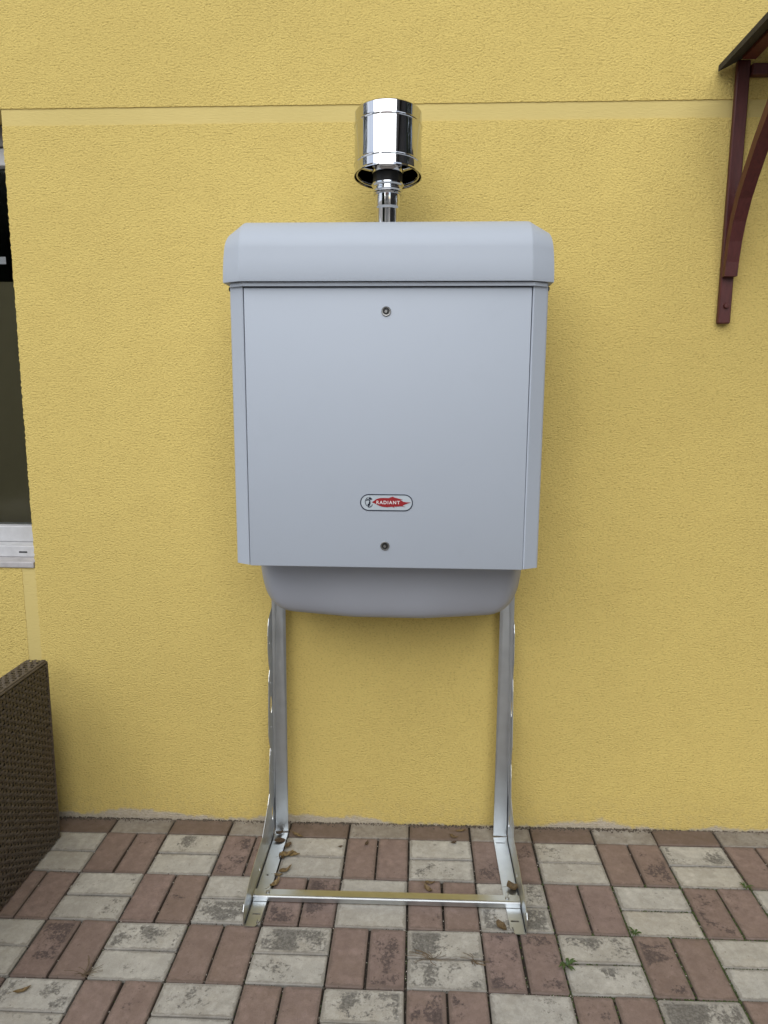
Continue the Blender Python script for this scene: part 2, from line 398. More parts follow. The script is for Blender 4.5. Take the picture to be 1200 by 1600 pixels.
for kind in rest:
    me = bm_mesh('paver_field_'+kind, rest[kind]); tag(link('paver_field', me, M[kind], paving), kind='stuff')

# ------------------------------------------------------------------ house wall
wall = empty('house_wall', (0, WALL, 0))
tag(wall, 'yellow roughcast house wall with a smooth band across it, behind the grey cabinet', 'wall')
def wp(o):                     # parent to wall, keep world position
    o.parent = wall; o.matrix_parent_inverse = Matrix.Translation((0, -WALL, 0)); return o
WX0, WX1, WZ0, WZ1 = -2.35, -1.232, .866, 2.256       # window opening
bm = bmesh.new()
T = .34; B = WALL+.0028       # smooth coat surface, roughcast stands proud of it
for (a, b, c, d) in ((-4.2, WX0, -.35, 4.6), (WX0, WX1, -.35, WZ0), (WX0, WX1, WZ1, 4.6), (WX1, 4.2, -.35, 4.6)):
    add_box(bm, a, b, B, WALL+T, c, d)
bmesh.ops.remove_doubles(bm, verts=bm.verts[:], dist=1e-5)
wp(link('smooth_coat', bm_mesh('smooth_coat', bm), M['band']))
def ragged(p, q, step, amp, r):
    n = max(2, int(math.hypot(q[0]-p[0], q[1]-p[1])/step)); L = []
    nx, ny = -(q[1]-p[1]), q[0]-p[0]; ln = math.hypot(nx, ny); nx /= ln; ny /= ln
    for i in range(n):
        t = i/n; a = r.uniform(-amp, amp) if i else 0
        L.append((p[0]+(q[0]-p[0])*t+nx*a, p[1]+(q[1]-p[1])*t+ny*a))
    return L
def roughcast(name, segs, thick=.0056):
    """closed outline; each seg = (x,z, amp) for the edge that starts there"""
    r = random.Random(len(segs)*3+int(segs[0][0]*10)); pts = []
    for k, s in enumerate(segs):
        q = segs[(k+1) % len(segs)]
        pts += ragged((s[0], s[1]), (q[0], q[1]), .006 if s[2] else 50, s[2], r) if s[2] else [(s[0], s[1])]
    me = outline_mesh(name, [pts], thick)
    xf(me, Matrix.Translation((0, B, 0)) @ M_XZ)
    return wp(link(name, me, M['rough']))
BT, BB = 2.2585, 2.2100       # band top and bottom
roughcast('roughcast_coat', [(-4.2, BT, .0007), (4.2, BT, 0), (4.2, 4.6, 0), (-4.2, 4.6, 0)])
roughcast('roughcast_coat', [(WX1, BB, .0017), (WX1, -.35, 0), (4.2, -.35, 0), (4.2, BB, .0010)])
roughcast('roughcast_coat', [(-4.2, -.35, 0), (-1.278, -.35, .0010), (-1.278, WZ0, .0018), (WX0, WZ0, .002), (WX0, BB, .002), (-4.2, BB, 0)], .0022)

ev = bmesh.new(); add_box(ev, -4.2, 4.2, -.62, B-.003, 4.20, 4.26); add_box(ev, -4.2, 4.2, -.66, -.622, 4.17, 4.40)  # unseen roof overhang, added to shade the top of the wall
wp(link('shading_eaves', bm_mesh('shading_eaves', ev), M['sillw']))
# window in its opening
win = empty('window', (WX1, WALL+.1, WZ0)); tag(win, 'dark house window with white plastic frame at the left edge of the yellow wall', 'window')
def wb(name, x0, x1, y0, y1, z0, z1, mat, bevel=.003):
    o = box(name, x0, x1, y0, y1, z0, z1, mat, None, bevel); o.parent = win; o.matrix_parent_inverse = Matrix.Translation(-win.location); return o
yf = WALL+.125
wb('shutter_box', WX0+.002, WX1-.002, yf-.01, yf+.09, 2.192, WZ1-.002, M['pvcd'])
wb('frame_head', WX0+.002, WX1-.002, yf, yf+.07, 2.138, 2.190, M['pvc'])
wb('frame_jamb', WX1-.066, WX1-.002, yf, yf+.07, .926, 2.137, M['pvc'])
wb('frame_jamb', WX0+.002, WX0+.066, yf, yf+.07, .926, 2.137, M['pvc'])
wb('frame_mullion', -1.83, -1.76, yf, yf+.07, .982, 2.137, M['pvc'])
fb = wb('frame_rail', WX0+.067, WX1-.067, yf, yf+.07, .926, .981, M['pvc'])
sb = wb('sub_rail', WX0+.002, WX1-.002, yf-.062, yf+.07, .887, .9255, M['pvc'])
sl_ = wb('sill', WX0+.002, WX1-.002, WALL-.004, yf+.07, .8665, .8865, M['sillw'])
dr = wb('drain_slot', -1.318, -1.290, yf-.0635, yf-.055, .902, .907, M['dark'], .001)
wb('pane', WX0+.067, -1.831, yf+.03, yf+.036, .982, 2.136, M['glass'], 0)
wb('pane', -1.759, WX1-.067, yf+.03, yf+.036, .982, 2.136, M['glass'], 0)
wb('blind', WX0+.067, WX1-.067, yf+.10, yf+.105, .90, 1.80, M['curtain'], 0)
wb('sticker', -1.43, -1.338, yf+.0285, yf+.0295, 1.845, 1.868, M['sticker'], 0)
bm = bmesh.new()
add_box(bm, WX0-.2, WX1+.3, yf+.10, yf+2.2, .3, 2.5); 
for f in [f for f in bm.faces if f.calc_center_median().y < yf+.12]: bm.faces.remove(f)
rm = link('room_lining', bm_mesh('room_lining', bm), M['room']); rm.parent = win; rm.matrix_parent_inverse = Matrix.Translation(-win.location)

# ------------------------------------------------------------------ door canopy (right edge)
can = empty('door_canopy', (.9, WALL, 1.64)); tag(can, 'maroon timber door canopy with curved brackets and dark roof at the right edge', 'canopy')
def cp(o): o.parent = can; o.matrix_parent_inverse = Matrix.Translation(-can.location); return o
RS = .50; EX, EZ, RX = .836, 2.326, 1.47
for s, xc in ((1, .902), (-1, 2*RX-.902)):
    bm = bmesh.new(); add_box(bm, xc-.018, xc+.018, WALL-.022, WALL-.0045, 1.642, 2.352, .003)
    cp(link('wall_post', bm_mesh('wall_post', bm), M['wood']))
    A = [(.0635,1.772),(.060,1.82),(.050,1.88),(.036,1.93),(.012,1.985),(-.022,2.035),(-.075,2.105),(-.135,2.172),(-.22,2.245),(-.33,2.305),(-.43,2.3405)]
    Bc = [(-.475,2.3405),(-.36,2.283),(-.25,2.225),(-.16,2.152),(-.098,2.088),(-.045,2.018),(-.012,1.97),(.014,1.915),(.030,1.865),(.040,1.81),(.043,1.772)]
    me = outline_mesh('curved_brace', [A+Bc], .036); xf(me, Matrix.Translation((xc, 0, 0)) @ M_YZ)
    cp(link('curved_brace', me, M['wood']))
    cp(box('purlin', xc-.018, xc+.022, -.60, WALL-.0045, 2.3415 if False else 2.3525, 2.372+.018, M['wood'], None, .003)) if False else None
    pl = [(xc-.018, 2.3425+.0095), (xc+.022, 2.3425+.0095), (xc+.022, 2.3425+.05), (xc-.018, 2.3425+.05)]
    if s == 1:
        under = lambda x: EZ+(x-EX)*RS-.001
        pl = [(xc-.018, 2.341), (xc+.018, 2.341), (xc+.018, under(xc+.018)), (xc-.018, under(xc-.018))]
    else:
        under = lambda x: EZ+(2*RX-EX-x)*RS-.001
        pl = [(xc-.018, 2.341), (xc+.018, 2.341), (xc+.018, under(xc+.018)), (xc-.018, under(xc-.018))]
    me = outline_mesh('purlin', [pl], .66); xf(me, Matrix.Translation((0, -.29, 0)) @ M_XZ)
    cp(link('purlin', me, M['wood']))
    b = lathe('bolt', [(0, .007), (.006, .0065), (.008, .003), (.008, 0)], M['wood'], None, 12, (xc+.001*s, WALL-.0225, 1.692), 'Y'); cp(b)
    x_e = EX if s == 1 else 2*RX-EX
    sh = [(x_e, EZ), (RX, EZ+(RX-EX)*RS), (RX, EZ+(RX-EX)*RS+.022), (x_e, EZ+.016)]
    me = outline_mesh('roof_sheet', [sh], .70); xf(me, Matrix.Translation((0, -.272, 0)) @ M_XZ)
    cp(link('roof_sheet', me, M['roof']))
cp(box('tie_beam', .9215, 2*RX-.9215, WALL-.030, WALL-.005, 2.310, 2.340, M['wood'], None, .003))
cp(box('king_post', RX-.02, RX+.02, WALL-.030, WALL-.005, 2.341, 2.62, M['wood'], None, .003))

# ------------------------------------------------------------------ steel stand
stand = empty('steel_stand', (-.06, -.15, gz(-.06, -.15)))
tag(stand, 'galvanised steel floor stand with two uprights and a front crossbar under the grey cabinet', 'stand')
def sp_(o): o.parent = stand; o.matrix_parent_inverse = Matrix.Translation(-stand.location); return o
TH = .0014
def upright(side):
    xb = -.4455 if side < 0 else .3205
    g = gz(xb, 0)+.001
    lean = lambda z: .018+(z/.75)*.058                 # leans back against the wall
    # flange facing the camera
    sgn = 1 if side < 0 else -1
    z0, z1 = g+.0042, 1.62
    pts = [(0, z0), (sgn*.0455, z0+.001), (sgn*.0425, z1), (0, z1)]
    holes = [oval(sgn*.022, zz, .004, .010) for zz in (1.1, 1.3, 1.5)]
    me = outline_mesh('face_flange', [pts]+holes, TH)
    xf(me, M_XZ)
    for v in me.vertices:
        v.co.x += xb; v.co.y += min(lean(max(v.co.z, 0)), WALL-.014)
    sp_(link('face_flange', me, M['galv']))
    # side flange, wavy front edge, slots
    if side < 0:
        E_ = [(.060,.775),(.046,.763),(.012,.748),(-.005,.740),(-.017,.719),(-.024,.69),(-.026,.636),(-.018,.60),(-.007,.572),(-.020,.555),(-.026,.54),(-.036,.46),(-.043,.37),(-.034,.345),(-.021,.316),(-.031,.295),(-.038,.272),(-.047,.23),(-.050,.174)]
    else:
        E_ = [(.066,.79),(.060,.745),(.034,.725),(.020,.70),(.012,.609),(.018,.58),(.020,.55),(.008,.514),(-.014,.40),(-.022,.344),(-.012,.31),(-.008,.276),(-.022,.24),(-.034,.176)]
    low = [(-.075, .150), (-.112, .112+g+.02)]
    bot = [(-.112, g+.0), (-.02, g+.0)]
    back = [(.014, g+.03), (.014+.045, .50), (.0715, .79)]
    pts = E_+low+bot+back
    holes = [oval(.004 if side < 0 else .022, .452, .013, .030), oval(-.012, .085, .010, .024)]
    for zz in ((.66, .53, .38, .30, .225)): holes.append(oval(-.004 if side < 0 else .022, zz, .0035, .0045, 8))
    me = outline_mesh('side_flange', [pts]+holes, TH); xf(me, Matrix.Translation((xb-sgn*.0002, 0, 0)) @ M_YZ)
    sp_(link('side_flange', me, M['galv']))
    # foot: floor plate and low outer flange running forward
    s2 = -sgn
    fl = [(0, .016), (sgn*.046, .012), (sgn*.0445, -.27), (sgn*.0405, -.39), (sgn*.030, -.412), (0, -.412)]
    hl = [[(sgn*.014, -.368), (sgn*.036, -.368), (sgn*.036, -.362), (sgn*.014, -.362)], oval(sgn*.034, -.395, .0028, .010, 8, .1), oval(sgn*.022, -.20, .0035, .0035, 8), oval(sgn*.030, -.262, .0032, .0032, 8)]
    if side > 0: hl.append([(sgn*.012, -.018), (sgn*.040, -.018), (sgn*.040, -.014), (sgn*.012, -.014)])
    me = outline_mesh('foot_plate', [fl]+hl, TH)
    for v in me.vertices: v.co.x += xb; v.co.z += gz(v.co.x, v.co.y)+.0042
    sp_(link('foot_plate', me, M['galv']))
    og = [(-.113, .130+g), (-.16, .100+g), (-.24, .094+g), (-.33, .082+g), (-.40, .060+g), (-.412, .046+g), (-.412, .005+g), (-.113, .005+g)]
    if side > 0: og = [(a, min(b, .088+g-(.03*max(0, -a-.2)/.2))) for a, b in og]
    me = outline_mesh('foot_flange', [og]+[oval(-.21, .030+g, .006, .006, 10)], TH)
    xf(me, Matrix.Translation((xb-sgn*.0004, 0, 0)) @ M_YZ)
    o = sp_(link('foot_flange', me, M['galv']))
upright(-1); upright(1)
for side in (-1, 1):                                    # dark strip painting the shade in the fold where the two flanges meet
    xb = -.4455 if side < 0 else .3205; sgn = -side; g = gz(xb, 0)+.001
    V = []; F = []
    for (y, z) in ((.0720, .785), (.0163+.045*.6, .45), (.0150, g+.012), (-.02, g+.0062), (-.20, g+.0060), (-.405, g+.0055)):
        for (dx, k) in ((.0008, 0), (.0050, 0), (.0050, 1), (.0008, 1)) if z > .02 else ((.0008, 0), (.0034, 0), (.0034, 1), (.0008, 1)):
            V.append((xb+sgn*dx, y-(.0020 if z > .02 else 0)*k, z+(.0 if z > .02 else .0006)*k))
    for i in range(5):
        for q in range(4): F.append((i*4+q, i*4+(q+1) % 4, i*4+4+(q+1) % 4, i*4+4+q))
    me = mesh('fold_shade_strip', V, F); bm = bmesh.new(); bm.from_mesh(me); sp_(link('fold_shade_strip', bm_mesh('fold_shade_strip', bm), M['foldshade']))
# crossbar: angle bar, top face and front face with a rolled edge
xa, xb = -.4420, .3170
P = [(-.283, .0215), (-.309, .0232), (-.3125, .0222), (-.3142, .019), (-.3145, .0062), (-.3120, .0060), (-.3118, .0185), (-.3105, .0203), (-.3085, .0206), (-.283, .0190)]
V = []; F = []
for x in (xa, xb):
    for (y, z) in P: V.append((x, y, z+gz(x, y)))
n = len(P)
for i in range(n): F.append((i, (i+1) % n, n+(i+1) % n, n+i))
F += [tuple(range(n-1, -1, -1)), tuple(range(n, 2*n))]
me = mesh('crossbar', V, F); bm = bmesh.new(); bm.from_mesh(me); cb = bm_mesh('crossbar', bm); sp_(link('crossbar', cb, M['galv']))
for (bx_, by_) in ((-.402, -.297), (.282, -.297)):
    sp_(lathe('bolt', [(0, .0032), (.005, .003), (.006, .0015), (.006, 0)], M['screw'], None, 12, (bx_, by_, gz(bx_, by_)+.0224)))

# ------------------------------------------------------------------ boiler cabinet
cab = empty('boiler_cabinet', (-.0685, -.15, .82)); tag(cab, 'light grey metal boiler cabinet with rounded lid, red flame badge and steel flue on top', 'boiler cabinet')
def cb_(o): o.parent = cab; o.matrix_parent_inverse = Matrix.Translation(-cab.location); return o
YF = -.330; XL, XR = -.4595, .3240; PL, PR = -.4205, .2850; ZB, ZT = .9905, 1.6900
# carcass behind the panels
cb_(box('carcass', XL+.006, XR-.006, YF+.024, .012, ZB+.004, 1.715, M['box'], None, .002))
# front panel, slightly skewed as hung
bm = bmesh.new(); add_box(bm, PL, PR, YF, YF+.020, ZB-.0015, ZT, .0022, 2)
panel = cb_(link('front_panel', bm_mesh('front_panel', bm), M['box'], None, True)); panel.data.set_sharp_from_angle(angle=.6)
for v in panel.data.vertices:
    t = (v.co.z-ZB)/(ZT-ZB)
    if v.co.x > 0: v.co.x += -.0016*t+.0004
    else: v.co.x += .0010*t-.001
def side_panel(s):
    xo = XL if s < 0 else XR; xi = PL-.0022 if s < 0 else PR+.0022
    t = .0016
    ot = [(xi, YF+.020), (xi, YF+.0015), (xi-s*-.0022 if False else xi+s*.002, YF+.0005), (xo-s*.003, YF+.0185), (xo, YF+.0215), (xo, .014)]
    bm = bmesh.new(); rows = []
    for z in (ZB+.001, ZT+.012):
        rows.append([bm.verts.new((x, y, z)) for x, y in ot])
    for i in range(len(ot)-1): bm.faces.new((rows[0][i], rows[0][i+1], rows[1][i+1], rows[1][i]))
    me = bm_mesh('side_panel', bm)
    o = link('side_panel', me, M['box'])
    so_ = o.modifiers.new('s', 'SOLIDIFY'); so_.thickness = t; so_.offset = -1 if s < 0 else 1
    dg = bpy.context.evaluated_depsgraph_get(); me2 = bpy.data.meshes.new_from_object(o.evaluated_get(dg))
    bpy.data.objects.remove(o); bm = bmesh.new(); me2.materials.clear(); bm.from_mesh(me2); me3 = bm_mesh('side_panel', bm)
    return cb_(link('side_panel', me3, M['box']))
side_panel(-1); side_panel(1)
rl = [(PL-.0370, YF+.012), (PL-.002, YF-.009), (PR+.002, YF-.009), (PR+.0370, YF+.012), (PR+.0370, YF+.03), (PL-.0370, YF+.03)]
me = outline_mesh('top_rail', [rl], .0086); xf(me, Matrix.Translation((0, 0, ZT+.0069))); cb_(link('top_rail', me, M['box']))
for x in (XL-.003, XR+.003):
    cb_(box('lid_screw', x-.004, x+.004, YF+.035, YF+.043, ZT-.004, ZT+.006, M['dark'], None, .0015))
# lid: stacked rings of a chamfered footprint; profile rolls back at the top
def lid_mesh():
    zb = 1.7028
    prof = [(0.0, -.3478), (.006, -.3490), (.03, -.3492), (.055, -.3480), (.070, -.3455)]     # (z above zb, front y)
    R_ = .098; zc = .070
    for k in range(1, 17):
        a = k/16*math.radians(86)
        prof.append((zc+R_*.86*math.sin(a), -.3455+R_*1.0*(1-math.cos(a))))
    prof.append((zc+R_*.86+.006, -.10)); prof.append((zc+R_*.86+.007, .014))
    V = []; F = []; npt = 8
    for (dz, y) in prof:
        t = dz/.155
        inset = .010*t*t
        x0, x1 = -.4735+inset, .3365-inset              # outer
        xa_, xb_ = -.4285+.004*t, .2815-.004*t          # front corner
        yc = min(y+.028+.01*t, .0132)
        zd = zb+dz
        # rounded hips: end strip lies a little lower once the top rolls over
        drop = 0 if dz < .07 else min(.020, .020*((dz-.07)/.085)**1.5)
        V += [(x0, .014, zd-drop), (x0, (yc+.014)/2, zd-drop), (x0, yc, zd-drop), (xa_, y, zd), (xb_, y, zd), (x1, yc, zd-drop), (x1, (yc+.014)/2, zd-drop), (x1, .014, zd-drop)]
    for k in range(len(prof)-1):
        for i in range(npt-1): a = k*npt+i; F.append((a, a+1, a+npt+1, a+npt))
    k = (len(prof)-1)*npt
    F.append(tuple(range(npt))[::-1]); 
    # back
    for kk in range(len(prof)-1):
        a = kk*npt; F.append((a, a+npt, a+2*npt-1, a+npt-1))
    return V, F
V, F = lid_mesh(); me = mesh('lid', V, F)
bm = bmesh.new(); bm.from_mesh(me); bmesh.ops.remove_doubles(bm, verts=bm.verts[:], dist=1e-5)
es = [e for e in bm.edges if len(e.link_faces) == 2 and all(abs(abs(v.co.x+.0735)-.353) < .006 for v in e.verts) and abs(e.verts[0].co.z-e.verts[1].co.z) > 1e-4]
bmesh.ops.bevel(bm, geom=es, offset=.003, segments=2, affect='EDGES', profile=.5)
lid = cb_(link('lid', bm_mesh('lid', bm), M['box'], None, True)); lid.data.set_sharp_from_angle(angle=math.radians(40))
# moulded tray under the cabinet
def tray():
    zt, zb = ZB+.003, .7990; n = 40; rows = []
    V = []; F = []; K = 18
    for k in range(K+1):
        u = k/K                                    # 0 top .. 1 bottom
        a = u*math.pi/2
        z = None
        depth = (zt-zb)
        # superellipse wall: straight down, then rounding under
        s = math.sin(a)**.80 if u < 1 else 1; z = zt-depth*s
        c = max(0.0, 1-s**3.6)**(1/3.6)
        hwx = .3910*(.72+.28*c)*(1-.030*s)
        for i in range(n+1):
            t = -1+2*i/n
            sx = math.copysign(abs(t)**1.0, t)
            # plan: flat centre, wings sweeping back, rounded shoulders
            x = -.0645+hwx*math.sin(sx*math.pi/2)**1 if False else -.0645+hwx*(math.sin(sx*math.pi/2))
            q = abs(x+.0645)/hwx
            wing = .052*max(0, (q-.30)/.70)**1.1 if q > .30 else 0
            corner = .11*(1-math.sqrt(max(0, 1-max(0, (q-.86)/.14)**2))) if q > .86 else 0
            yfr = -.205+.075*(1-c)+wing+corner
            V.append((x, min(yfr, .008), z))
    for k in range(K):
        for i in range(n):
            a = k*(n+1)+i; F.append((a, a+1, a+n+2, a+n+1))
    # close to the back and bottom
    m = len(V)
    for k in range(K+1):
        V.append((V[k*(n+1)][0], .008, V[k*(n+1)][2])); V.append((V[k*(n+1)+n][0], .008, V[k*(n+1)][2]))
    for k in range(K):
        F.append((k*(n+1), (k+1)*(n+1), m+2*(k+1), m+2*k)); F.append((k*(n+1)+n, m+2*k+1, m+2*(k+1)+1, (k+1)*(n+1)+n))
    F.append(tuple(range(K*(n+1), K*(n+1)+n+1))+(m+2*K+1, m+2*K))
    return mesh('drip_tray', V, F)
me = tray(); bm = bmesh.new(); bm.from_mesh(me)
tr = cb_(link('drip_tray', bm_mesh('drip_tray', bm), M['boxtray'], None, True)); tr.data.set_sharp_from_angle(angle=math.radians(50))
# locks
for z in (1.6335, 1.0470):
    x = -.0690
    lk = cb_(lathe('lock', [(.0115, .0), (.0118, .0022), (.0108, .0032), (.0086, .0030), (.0080, .0012), (.0080, -.003)], M['screw'], None, 28, (x, YF, z), 'Y'))
    lathe('lock_core', [(.0080, .0006), (.0045, .0006), (.0040, .0022), (.0018, .0026), (.0016, .0008), (0, .0008)], M['lockin'], lk, 20, (x, YF, z), 'Y')
    lathe('lock_pin', [(.0036, .0009), (.0034, .0030), (0, .0032)], M['screw'], lk, 16, (x-.0006, YF, z-.0012), 'Y')
# badge
def flat(name, loops, y, th, mat, parent):
    me = outline_mesh(name, loops, th); xf(me, Matrix.Translation((BX, y, BZ)) @ M_XZ @ Matrix.Translation((0, 0, 0)))
    return link(name, me, mat, parent)
BX, BZ, BW, BH = -.0655, 1.1600, .1350, .0435
def capsule(w, h, n=14):
    r = h/2; L = []
    for s, a0 in ((1, -90), (-1, 90)):
        for i in range(n+1):
            a = math.radians(a0+180*i/n); L.append((s*(w/2-r)+r*math.cos(a), r*math.sin(a)))
    return L
bd = flat('badge', [capsule(BW, BH)], YF-.0003, .0008, M['white'], None); cb_(bd)
flat('badge_outline', [capsule(BW, BH), capsule(BW-.0050, BH-.0050)], YF-.0010, .0006, M['navy'], bd)
# flame (pixel sketch units: 1200x480 crop, badge spans 95..1068 x 95..408)
def u(px, py): return ((px-581.5)/973*BW, -(py-251.5)/313*BH)
FL = [(310,245),(335,230),(370,205),(410,180),(470,166),(560,165),(630,165),(660,150),(705,138),(715,150),(770,165),(850,185),(880,190),(830,198),(850,205),(895,232),(940,238),(1028,242),(990,255),(950,270),(900,292),(875,305),(925,328),(880,318),(830,316),(760,325),(720,322),(730,345),(690,325),(600,335),(520,330),(450,312),(400,285),(350,262)]
flat('badge_flame', [[u(*p) for p in FL]], YF-.0012, .0008, M['redp'], bd)
# swirl mark at the left end: dark crescents and strokes
def arc(cx, cy, r0, r1, a0, a1, n=12, sy=1.0):
    L = []
    for i in range(n+1):
        a = math.radians(a0+(a1-a0)*i/n); L.append((cx+r1*math.cos(a), cy+sy*r1*math.sin(a)))
    for i in range(n, -1, -1):
        a = math.radians(a0+(a1-a0)*i/n); L.append((cx+r0*math.cos(a), cy+sy*r0*math.sin(a)))
    return [u(*p) for p in L]
for L in (arc(262,240,68,78,100,250,12,1.15), arc(240,235,26,44,-150,60), arc(255,262,14,34,-70,130), arc(268,250,58,68,-100,-40,8,1.4), arc(265,262,56,68,20,110,10,1.2),
          [u(*p) for p in ((250,150),(285,175),(310,200),(290,205),(255,185))], [u(*p) for p in ((232,285),(262,270),(280,300),(250,325))]):
    flat('badge_mark', [L], YF-.0012, .0008, M['navy'], bd)
# lettering
fc = bpy.data.curves.new('txt', 'FONT'); fc.body = 'RADIANT'; fc.size = .0112; fc.extrude = .0003; fc.offset = .00016
fc.align_x = 'CENTER'; fc.align_y = 'CENTER'; fc.space_character = 1.24
fo = bpy.data.objects.new('txt', fc); COL.objects.link(fo)
dg = bpy.context.evaluated_depsgraph_get(); me = bpy.data.meshes.new_from_object(fo.evaluated_get(dg)); bpy.data.objects.remove(fo)
me.name = 'badge_lettering'
wd = max(v.co.x for v in me.vertices)-min(v.co.x for v in me.vertices)
k = (430/973*BW)/wd
hh = max(v.co.y for v in me.vertices)-min(v.co.y for v in me.vertices); ky = (62/313*BH)/hh
cxm = (max(v.co.x for v in me.vertices)+min(v.co.x for v in me.vertices))/2; cym = (max(v.co.y for v in me.vertices)+min(v.co.y for v in me.vertices))/2
ux, uy = u(613, 247)
for v in me.vertices: v.co = Vector(((v.co.x-cxm)*k+ux, (v.co.y-cym)*ky+uy, v.co.z))
xf(me, Matrix.Translation((BX, YF-.0021, BZ)) @ M_XZ); link('badge_lettering', me, M['letter'], bd)

# flue terminal
FX, FY = -.0765, -.12
fl = cb_(lathe('flue_pipe', [(.0300, 1.80), (.0300, 1.918), (.0312, 1.9205), (.0325, 1.923), (.0338, 1.9255), (.0338, 1.958)], M['chrome'], None, 64, (FX, FY, 0)))
cb_(lathe('flue_collar', [(.0338, 1.9545), (.0375, 1.9555), (.0385, 1.9585), (.0375, 1.9615), (.0365, 1.963), (.0375, 1.965), (.0395, 1.9665), (.0395, 1.970), (.0375, 1.972), (.0375, 1.975), (.0410, 1.9765), (.0432, 1.9795), (.0432, 1.983), (.041, 1.9855), (.0360, 1.987)], M['chrome'], None, 64, (FX, FY, 0)))
cb_(lathe('flue_seal', [(.0385, 1.9862), (.0392, 1.989), (.0392, 2.008), (.034, 2.012)], M['rubber'], None, 64, (FX, FY, 0)))
cap = cb_(lathe('flue_cap', [(.0880, 2.0045), (.0896, 2.0040), (.0898, 2.0060), (.0890, 2.0085), (.0885, 2.010), (.0885, 2.0300), (.0900, 2.0315), (.0904, 2.0335), (.0900, 2.0355), (.0885, 2.037), (.0885, 2.1285), (.0900, 2.130), (.0904, 2.132), (.0900, 2.134), (.0885, 2.1355), (.0885, 2.1635), (.0870, 2.1660), (.0, 2.1810)], M['chrome'], None, 96, (FX, FY, 0), 'Z', 10))
lathe('inner_sleeve', [(.0862, 2.0046), (.0862, 2.155)], M['chrome'], cap, 96, (FX, FY, 0))
lathe('inner_ring', [(.0800, 2.0080), (.0838, 2.0075), (.0838, 2.0120), (.0800, 2.013)], M['chrome'], cap, 64, (FX, FY, 0))
lathe('inner_cone', [(.040, 2.012), (.052, 2.030), (.052, 2.085), (.066, 2.110), (.066, 2.130)], M['chrome'], cap, 64, (FX, FY, 0))
for a in (215, 325, 90):
    c, s = math.cos(math.radians(a)), math.sin(math.radians(a))
    bm = bmesh.new(); add_box(bm, .050, .0835, -.006, .006, 2.010, 2.030, .001)
    me = bm_mesh('spacer_tab', bm); xf(me, Matrix.Translation((FX, FY, 0)) @ Matrix.Rotation(math.radians(a), 4, 'Z'))
    link('spacer_tab', me, M['chrome'], cap)
TILT = Matrix.Translation((FX, FY, 2.0)) @ Matrix.Rotation(math.radians(-5.5), 4, 'X') @ Matrix.Translation((-FX, -FY, -2.004))
for ch in [cap]+list(cap.children): ch.data.transform(TILT)

# ------------------------------------------------------------------ wicker seat (left edge)
seat = empty('wicker_armchair', (-1.17, -.4, gz(-1.17, -.4))); tag(seat, 'dark brown woven wicker armchair standing on the paving at the left edge', 'armchair')
def se(o): o.parent = seat; o.matrix_parent_inverse = Matrix.Translation(-seat.location); return o
g0 = gz(-1.15, -.3)
AX1, AX0, AY1, AY0, AZ0, AZ1 = -1.146, -1.211, -.040, -.86, g0+.006, .600
se(box('arm_core', AX0+.004, AX1-.004, AY0+.004, AY1-.004, AZ0, AZ1-.004, M['dark']))
def weave(org, du, dv, dn, lu, lv, pu, pv, hw, amp, seed):
    """over-under strands along du, stacked along dv, bulging along dn"""
    r = random.Random(seed); V = []; F = []
    nu = int(lu/pu)*4; nv = int(lv/pv)
    for j in range(nv):
        vc = (j+.5)*pv*lv/(nv*pv); base = len(V); ph = (j % 2)*math.pi; wob = r.uniform(-.0006, .0006)
        for i in range(nu+1):
            uu = lu*i/nu; s = math.cos(math.pi*uu/pu+ph); off = amp*s+r.uniform(-.0003, .0003)
            for (dv_, e) in ((-hw, -.0012), (-hw*.45, .0006), (hw*.45, .0006), (hw, -.0012)):
                V.append(org+du*uu+dv*(vc+dv_*(1+.06*s)+wob+.0009*math.sin(uu*31+j*1.7)+.0007*math.sin(uu*77+j*2.9))+dn*(off+e+.0008*math.sin(uu*53+j*5)))
        for i in range(nu):
            for q in range(3):
                a = base+i*4+q; F.append((a, a+1, a+5, a+4))
    # upright stakes seen between the strands
    for i in range(int(lu/pu)+1):
        uu = min(lu-.002, i*pu); b = len(V)
        for vv in (0, lv):
            for e in (-.0032, .0032): V.append(org+du*(uu+e)+dv*vv+dn*.0006)
        F.append((b, b+1, b+3, b+2))
    return V, F
X, Y, Z = Vector((1,0,0)), Vector((0,1,0)), Vector((0,0,1))
def weave_obj(*a):
    V, F = weave(*a); me = mesh('woven_strands', V, F); bm = bmesh.new(); bm.from_mesh(me); bmesh.ops.recalc_face_normals(bm, faces=bm.faces[:]); bm.to_mesh(me); bm.free()
    o = se(link('woven_strands', me, M['wicker'], None, True)); o['kind'] = 'stuff'; return o
weave_obj(Vector((AX1, AY0, AZ0)), Y, Z, X, AY1-AY0, AZ1-AZ0-.010, .0170, .0104, .0047, .0027, 1)
weave_obj(Vector((AX0+.003, AY0, AZ1)), Y, X, Z, AY1-AY0, AX1-AX0-.009, .0170, .0098, .0045, .0022, 2)
weave_obj(Vector((AX0, AY1, AZ0)), X, Z, Y, AX1-AX0, AZ1-AZ0-.01, .0170, .0098, .0045, .0022, 3)
weave_obj(Vector((AX0, AY0, AZ0)), Y, Z, -X, AY1-AY0, AZ1-AZ0-.01, .0170, .0098, .0045, .0022, 4)
weave_obj(Vector((AX0, AY0, AZ0)), X, Z, -Y, AX1-AX0, AZ1-AZ0-.01, .0170, .0098, .0045, .0022, 5)
